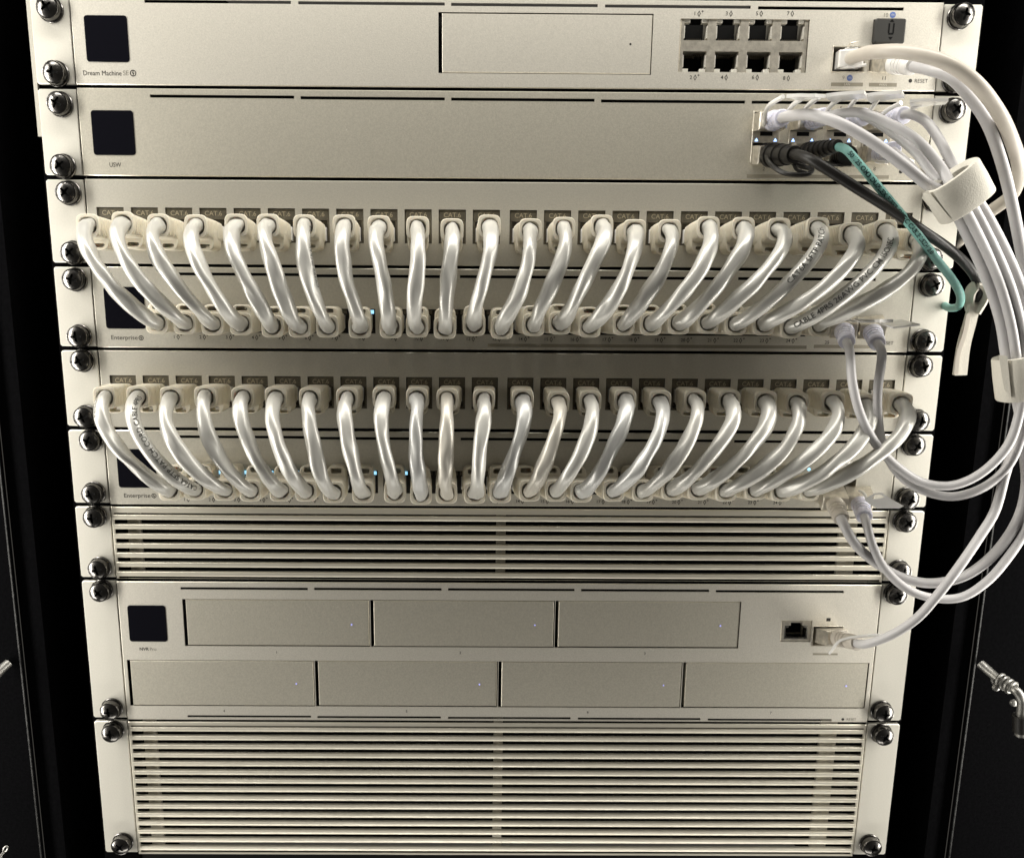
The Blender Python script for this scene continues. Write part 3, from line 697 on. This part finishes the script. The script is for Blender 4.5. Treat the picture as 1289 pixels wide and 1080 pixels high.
# ------------------------------------------------------------------ uplink cables on the right
def sfp_end(root, J, d, tab=None, m='cable2', metal='nickel', L1=11, L2=16, bm='lav', r=3.2, roll=0.0):
    """metal module nose at J pointing along d, then a round boot; returns the point where the cord starts"""
    d = d.normalized()
    def fr():
        y = -d; x = y.cross(Vector((0, 0, 1))).normalized(); z = x.cross(y); mm = Matrix((x, y, z)).transposed().to_4x4(); mm.translation = J; return mm
    mm = fr()
    mb = MB().box(-6.7, 6.7, -L1, 10, -4.3, 4.3, .5)
    mb.box(-6.2, 6.2, -L1 - .1, -L1 + .2, -3.8, 3.8, .05)
    part('module_shell', mb.xf(mm), M[metal], root)
    b_ = MB(); pr = [(4.9, -L1), (5.0, -L1 - 2)]
    y = -L1 - 3
    for k in range(3): pr += [(4.7 - .15 * k, y), (4.7 - .15 * k, y - 1.2), (4.3 - .15 * k, y - 1.4), (4.3 - .15 * k, y - 2.2)]; y -= 2.6
    pr += [(4.4, y - .5), (4.2, -L1 - L2), (3.8, -L1 - L2 - .6), (r + .1, -L1 - L2 - .6)]
    b_.lathe(pr, 22); part('boot', b_.xf(mm), M[bm], root)
    return J + d * (L1 + L2 - 3)
def strap(pts, w_, t, widths=None, side=Vector((1, 0, 0))):
    """flat strap along pts (world mm)"""
    C = catmull(pts, 1.5); T, _ = frames(C); rings = []
    for i, c in enumerate(C):
        s = side - T[i] * side.dot(T[i]); s.normalize(); n = T[i].cross(s)
        ww = w_ if widths is None else widths[0] + (widths[1] - widths[0]) * i / (len(C) - 1)
        rings.append([c + s * a * ww / 2 + n * b_ * t / 2 for a, b_ in ((-1, -1), (1, -1), (1, 1), (-1, 1))])
    return MB().loft(rings)
def bail(root, J, d, px_pts, m='clear', tab_px=None, wire=1.1, w0=11):
    """pull tab: two side wires from the module that join in a flat tab"""
    P = [A(*q) for q in px_pts]
    for s in (-1, 1):
        side = Vector((s * w0 / 2, 0, 0))
        part('pull_wire', tube(catmull([P[0] + side * .95, P[1] + side, P[2] + side * .95], 1.2), wire, 8), M[m], root)
    part('pull_tab', strap([P[2] - (P[2] - P[1]).normalized() * 1, P[2].lerp(P[3], .5), P[3]], w0 + 2.2, 1.5), M[m], root)

def uplink(label, cat, start, mid, end, r, m, bm='lav', metal='nickel', bails=None, endmetal='nickel', group='white uplink cables', L2=14):
    """start/end = (Jpx, Jy, dirpx) or None; mid = list of (u, v, Y)"""
    J = A(start[0][0], start[0][1], start[0][2])
    root = thing('uplink_cable', label, cat, tuple(J), group)
    pts = []
    if start:
        T_ = A(*start[1]); pts.append(sfp_end(root, J, T_ - J, bm=start[2] if len(start) > 2 else bm, metal=metal, r=r, L2=L2))
        pts.append(T_)
    pts += [A(*q) for q in mid]
    if end:
        J2 = A(*end[0]); T2 = A(*end[1]); e = sfp_end(root, J2, T2 - J2, bm=end[2] if len(end) > 2 else bm, metal=endmetal, r=r, L2=L2)
        pts += [T2, e]
    C = catmull(pts, 2.0)
    part('cord', tube(C, r, 16, .0), M[m], root, angle=60)
    for bb in (bails or []): bail(root, J, None, bb)
    return root, C
# cables in the bundle: port -> first wrap -> second wrap -> loop -> lower device
B = {  # per strand: offsets inside the bundle
    'a': [(1193, 246, -62), (1208, 275, -60), (1243, 352, -52), (1260, 405, -50), (1267, 448, -50), (1274, 478, -50)],
    'b': [(1202, 243, -68), (1219, 272, -66), (1256, 350, -56), (1272, 405, -54), (1279, 448, -54), (1282, 478, -54)],
    'c': [(1211, 240, -66), (1230, 270, -64), (1268, 350, -56), (1284, 405, -54), (1290, 448, -54), (1289, 478, -56)],
    'd': [(1219, 236, -60), (1241, 268, -58), (1281, 350, -50), (1296, 405, -50), (1300, 448, -48), (1294, 478, -48)],
    'e': [(1206, 245, -56), (1224, 275, -54), (1262, 352, -46), (1278, 405, -44), (1284, 448, -44), (1286, 478, -42)],
}
zU, zL = 154, 194
u1, C1 = uplink('thick white uplink cable from the first upper USW port, nearest the black one', 'uplink cable',
    ((964, 155, -1), (992, 147, -34)), [(1020, 145, -48), (1055, 155, -56), (1098, 179, -60), (1140, 210, -62), (1170, 234, -62)] + B['a'] +
    [(1284, 520, -50), (1288, 560, -46), (1292, 610, -42), (1283, 650, -40), (1262, 685, -40), (1235, 712, -40), (1209, 727, -40), (1171, 734, -38), (1136, 727, -36), (1105, 710, -34), (1077, 685, -34)],
    ((1046, 622, -1), (1062, 660, -30), 'cable3'), 2.6, 'cable2')
u2, C2 = uplink('white uplink cable from the second upper USW port, making the lowest hanging loop', 'uplink cable',
    ((1011, 154, -1), (1042, 146, -30)), [(1080, 142, -42), (1119, 156, -50), (1153, 176, -56), (1185, 212, -62)] + B['b'] +
    [(1292, 520, -54), (1300, 570, -48), (1300, 630, -44), (1290, 668, -42), (1268, 703, -44), (1241, 733, -46), (1209, 752, -46), (1171, 752, -44), (1140, 740, -42), (1115, 717, -38), (1099, 688, -36)],
    ((1079, 622, -1), (1091, 660, -32), 'lav'), 2.25, 'cable2')
u3, C3 = uplink('white uplink cable ending in the left uplink port of the upper Enterprise switch', 'uplink cable',
    ((1057, 154, -1), (1090, 147, -28)), [(1119, 164, -40), (1153, 192, -50), (1178, 222, -56)] + B['c'] +
    [(1284, 517, -54), (1268, 562, -52), (1233, 597, -50), (1199, 611, -48), (1164, 608, -46), (1129, 587, -46), (1105, 562, -46), (1084, 524, -46), (1073, 482, -44)],
    ((1060, 407, -1), (1070, 446, -38), 'lav'), 2.25, 'cable2')
u4, C4 = uplink('white uplink cable ending in the right uplink port of the upper Enterprise switch', 'uplink cable',
    ((1103, 154, -1), (1144, 144, -30)), [(1164, 152, -38), (1181, 174, -46), (1199, 207, -54)] + B['d'] +
    [(1291, 520, -50), (1279, 568, -48), (1261, 596, -46), (1233, 616, -46), (1199, 625, -44), (1164, 618, -42), (1136, 601, -40), (1115, 571, -40), (1106, 535, -40), (1105, 490, -40)],
    ((1094, 408, -1), (1110, 446, -36), 'lav'), 2.25, 'cable2')
u5, C5 = uplink('white uplink cable plugged into the recorder marked NVR Pro', 'uplink cable',
    ((1101, 196, -1), (1122, 190, -28)), [(1140, 205, -38), (1168, 232, -46)] + B['e'] +
    [(1283, 520, -40), (1276, 560, -44), (1265, 598, -46), (1252, 644, -48), (1234, 674, -50), (1209, 711, -54), (1181, 748, -54), (1153, 779, -50), (1120, 800, -44)],
    ((1041, 799, -1), (1086, 811, -34), 'cable3'), 2.35, 'cable2', L2=18)
def wirepts(root, pts, w_=.8, m='clear', name='pull_wire'): part(name, tube(catmull([A(*q) for q in pts], 1.2), w_, 8), M[m], root)
# pull tabs above the upper modules and beside the lower ones
bail(u1, None, None, [(975, 160, -10), (982, 134, -34), (1000, 122, -44), (1033, 121, -52)])
bail(u2, None, None, [(1022, 158, -10), (1030, 135, -32), (1045, 123, -42), (1090, 119, -50)])
bail(u3, None, None, [(1070, 158, -10), (1082, 138, -30), (1093, 123, -40), (1137, 119, -48)])
bail(u4, None, None, [(1116, 156, -10), (1130, 140, -26), (1148, 130, -34), (1192, 128, -40)])
bail(u3, None, None, [(1068, 402, -12), (1076, 403, -22), (1086, 404, -30), (1116, 404, -42)], wire=.7, w0=8)
part('pull_tab', MB().loft([[A(1070, 402, -26), A(1100, 403, -26), A(1116, 404.5, -42), A(1080, 405, -42)], [A(1070, 403, -26), A(1100, 404.5, -26), A(1116, 406, -42), A(1080, 406.5, -42)]]), M['clear'], u3)
part('pull_tab', MB().loft([[A(1105, 406, -26), A(1134, 402, -26), A(1158, 408, -44), A(1124, 412, -44)], [A(1105, 407, -26), A(1134, 403, -26), A(1158, 410, -44), A(1124, 414, -44)]]), M['clear'], u4)
bail(u1, None, None, [(1046, 612, -8), (1050, 592, -16), (1060, 583, -20), (1068, 582, -22)], wire=.7, w0=10)
t = MB(); o_ = [(1088, 628), (1100, 621), (1110, 620), (1122, 628), (1138, 637), (1132, 640), (1104, 640), (1094, 634)]; i_ = [(1098, 627), (1101, 623), (1107, 622), (1112, 624), (1113, 626), (1110, 627), (1103, 628), (1099, 628)]
rg = [[A(u, v, -30) for u, v in o_], [A(u, v, -28.6) for u, v in o_], [A(u, v, -28.6) for u, v in i_], [A(u, v, -30) for u, v in i_]]; t.loft(rg + [rg[0]], False, False)
part('pull_tab', t, M['clear'], u2)
wirepts(u2, [(1082, 618, -8), (1088, 622, -20), (1092, 630, -29)], .8)
wirepts(u5, [(1044, 822, -16), (1058, 806, -24), (1080, 801, -30), (1112, 800, -34), (1106, 806, -34), (1070, 806, -28)])
bail(u5, None, None, [(1110, 200, -10), (1122, 203, -18), (1130, 204, -26), (1148, 203, -30)])

# two thick cables of the gateway
def rj_plug(root, J, d, m='clear'):
    y = -d.normalized(); x = y.cross(Vector((0, 0, 1))).normalized(); z = x.cross(y); mm = Matrix((x, y, z)).transposed().to_4x4(); mm.translation = J
    part('plug', MB().box(-5.8, 5.8, -13, 8, -4, 4, .6).box(-3, 3, -11, 4, 4.1, 4.9, .2).xf(mm), M[m], root)
J = A(1066, 77, -1)
t1 = thing('network_cable', 'thick warm white cable arching from the topmost device off to the right', 'network cable', tuple(J))
P1_ = A(1072, 73, -14); rj_plug(t1, J, P1_ - J)
C = catmull([A(1070, 74, -10), A(1078, 71, -24), A(1100, 66, -40), A(1140, 66, -52), A(1185, 77, -60), A(1222, 99, -62), A(1252, 134, -58), (A(1273, 175, -50)), A(1283, 215, -38), A(1273, 246, -22), A(1245, 268, -8), A(1215, 296, 8), A(1190, 320, 30)], 2)
part('cord', tube(C, 3.15, 18, .02), M['cable3'], t1, angle=60)
wirepts(t1, [(1056, 80, -3), (1066, 64, -8), (1071, 55, -13), (1080, 54, -13)], .45, 'nickel', 'bail_wire')
wirepts(t1, [(1056, 86, -3), (1066, 85, -12), (1090, 82, -14)], .7, 'clear', 'bail_wire')
J = A(1112, 79, -1)
t2 = thing('network_cable', 'cool white cable from the topmost device passing under the thick warm white one', 'network cable', tuple(J))
E_ = sfp_end(t2, J, A(1152, 84, -28) - J, bm='clear', r=3.0, L1=10, L2=16)
C = catmull([E_, A(1168, 88, -36), A(1196, 98, -44), A(1224, 127, -48), A(1243, 156, -50), A(1261, 205, -50), A(1275, 262, -48), A(1288, 330, -44), A(1300, 400, -40)], 2)
part('cord', tube(C, 2.6, 16), M['cable2'], t2, angle=60)
wirepts(t2, [(1120, 88, -8), (1150, 90, -26), (1172, 93, -34), (1188, 95, -36), (1180, 84, -34), (1160, 80, -30)], .9)

# black direct attach cable
J = A(962, 196, -1)
bk = thing('uplink_cable', 'black uplink cable with a black pull loop from the lower left USW port', 'uplink cable', tuple(J))
def black_end(root, J, d, n=1, L1=8, L2=18, taper=(6.2, 4.4)):
    y = -d.normalized(); x = y.cross(Vector((0, 0, 1))).normalized(); z = x.cross(y); mm = Matrix((x, y, z)).transposed().to_4x4(); mm.translation = J
    part('module_shell', MB().box(-6.7, 6.7, -L1, 10, -4.6, 4.6, .5).xf(mm), M['nickel'], root)
    pr = [(taper[0], -L1)]; yy = -L1 - 2; N = 3 if taper[1] > 4.2 else 6
    for k in range(N):
        q = taper[0] + (taper[1] - taper[0]) * k / N; pr += [(q, yy), (q, yy - 1.6), (q - .7, yy - 1.9), (q - .7, yy - 2.7)]; yy -= L2 / N
    pr += [(taper[1], yy), (taper[1] - .3, yy - 1.5), (taper[1] - 1.4, yy - 1.5)]
    part('boot', MB().lathe(pr, 20).xf(mm), M['rubber'], root)
    return J + d.normalized() * (L1 + L2 - 2)
E_ = black_end(bk, J, A(1000, 195, -34) - J, L2=22)
C = catmull([E_, A(1004, 195, -38), A(1020, 201, -46), A(1045, 216, -50), A(1080, 238, -52), A(1120, 263, -50), A(1160, 290, -46), A(1195, 314, -38), A(1218, 335, -32), A(1230, 353, -28), A(1232, 368, -26), A(1226, 378, -24)], 2)
part('cord', tube(C, 2.5, 16), M['rubber'], bk, angle=60)
wirepts(bk, [(963, 183, -5), (965, 196, -14), (971, 208, -24), (990, 219, -32), (1018, 219, -36), (1022, 214, -34), (1004, 208, -28), (984, 196, -18), (976, 185, -6)], 1.2, 'rubber', 'pull_loop')
part('pull_loop_clip', tube(catmull([A(998, 203, -30), A(1003, 214, -32), A(1015, 218, -34)], 1), .9, 8), M['rubber'], bk)
# black booted aqua fibre
J = A(1008, 194, -1)
aq = thing('fiber_cable', 'aqua fibre cable with dark printing and a ribbed black boot', 'fibre cable', tuple(J))
E_ = black_end(aq, J, A(1056, 183, -38) - J, L1=7, L2=26, taper=(5.0, 3.0))
C = catmull([E_, A(1064, 188, -42), A(1080, 205, -46), A(1110, 241, -50), A(1150, 289, -48), A(1180, 328, -42), A(1200, 354, -36), A(1209, 372, -30), A(1207, 385, -22), A(1197, 388, -12), A(1186, 383, 6)], 2)
part('cord', tube(C, 2.0, 16), M['teal'], aq, angle=60)
wrap_text('50/125 OM3 DUPLEX FIBER OPTIC CABLE LSZH 2.0', C, 2.0, 14, 2.1, 'tealink', aq, (1, 0, .8), .12, bold=.06)
wirepts(aq, [(1012, 186, -6), (1018, 198, -16), (1012, 206, -20), (1000, 200, -14)], .8, 'rubber', 'pull_loop')
# black booted module in the third lower port: a second pull loop
J = A(1055, 196, -1)
bk2 = thing('transceiver_plug', 'black ribbed transceiver plug under the aqua cable in the third lower USW port', 'transceiver', tuple(J))
black_end(bk2, J, A(1070, 196, -24) - J, L2=8, taper=(5.6, 5.0))
part('pull_tab', strap([A(1042, 204, -8), A(1056, 208, -16), A(1074, 208, -20)], 9, 1.2), M['rubber'], bk2)
for (u, v) in ((1108, 404),):
    pass

# ------------------------------------------------------------------ hook-and-loop wraps
def wrap(name, label, c, d, ra, rb, ln, m='velcro', tail=None, flare=1.0):
    """flattened ring of strap round a bundle: centre c, axis d, half widths ra (across) and rb (depth)"""
    root = thing(name, label, 'cable strap', tuple(c))
    d = d.normalized(); dep = Vector((0, -1, 0)); x = d.cross(dep).normalized(); dep = x.cross(d).normalized()
    n = 36; rings = []
    prof = [(-.44, -3.5), (-.5, -1.2), (-.5, .9), (-.46, 1.2), (0, 1.35), (.46, 1.2), (.5, .9), (.5, -1.2), (.44, -3.5)]
    for u, t in prof:
        a_ = ra * (1 + (flare - 1) * (u + .5))
        rings.append([c + d * (u * ln) + x * ((a_ + t) * math.copysign(abs(math.cos(2 * math.pi * i / n)) ** .8, math.cos(2 * math.pi * i / n))) + dep * ((rb + t) * math.copysign(abs(math.sin(2 * math.pi * i / n)) ** .8, math.sin(2 * math.pi * i / n))) for i in range(n)])
    rings.append(rings[0])
    part('band', MB().loft(rings, False, False), M[m], root)
    return root, x, dep
c = A(1207, 241, -64)
v1, x, dep = wrap('cable_strap', 'white hook-and-loop strap wound round the cable bundle beside the USW switch', c, A(1224, 271, -62) - A(1192, 214, -64), 12.0, 7.0, 17.0)
P = [A(1222, 262, -66), A(1196, 276, -60), A(1172, 272, -54), A(1163, 256, -54)]
fl = MB(); pts2 = [(A(1168, 240, -69), A(1197, 276, -69)), (A(1163, 245, -62), A(1190, 277, -62)), (A(1161, 250, -56), A(1183, 276, -56)), (A(1166, 254, -51), A(1180, 273, -51))]
fl.loft([[a, b_, b_ + Vector((.3, 1.2, .3)), a + Vector((.3, 1.2, .3))] for a, b_ in pts2]); part('strap_end', fl, M['velcro'], v1)
c = A(1283, 474, -50)
v2, x, dep = wrap('cable_strap', 'white strap round the cable bundle at the right edge beside the lower patch panel', c, A(1285, 500, -50) - A(1280, 448, -50), 9.5, 8.5, 21)
fl = MB(); fl.loft([[A(1257, 447, -56), A(1268, 448, -58), A(1273, 500, -58), A(1264, 490, -56)], [A(1257, 447, -54.5), A(1268, 448, -56.5), A(1273, 500, -56.5), A(1264, 490, -54.5)]]); part('strap_end', fl, M['velcro'], v2)
st = thing('cable_strap', 'loose cream strap looped over the black cable end and hanging down beside the rack', 'cable strap', tuple(A(1222, 400, -26)))
part('strap_tail', strap([A(1226, 384, -24), A(1221, 405, -25), A(1213, 435, -25), A(1208, 472, -24)], 8, 2.6, (5.2, 6.3)), M['velcro'], st)
part('strap_loop', strap([A(1222, 392, -22), A(1220, 378, -24), A(1223, 365, -27), A(1232, 358, -31), A(1239, 366, -29), A(1236, 380, -26), A(1228, 394, -25)], 7, 1.3, (5.5, 5.5), Vector((.35, -1, 0))), M['velcro'], st)
part('strap_fold', strap([A(1219, 395, -28), A(1214, 420, -27.5), A(1206, 445, -27), A(1203, 471, -26)], 3, .8, (2.2, 2.2)), M['cable3'], st)
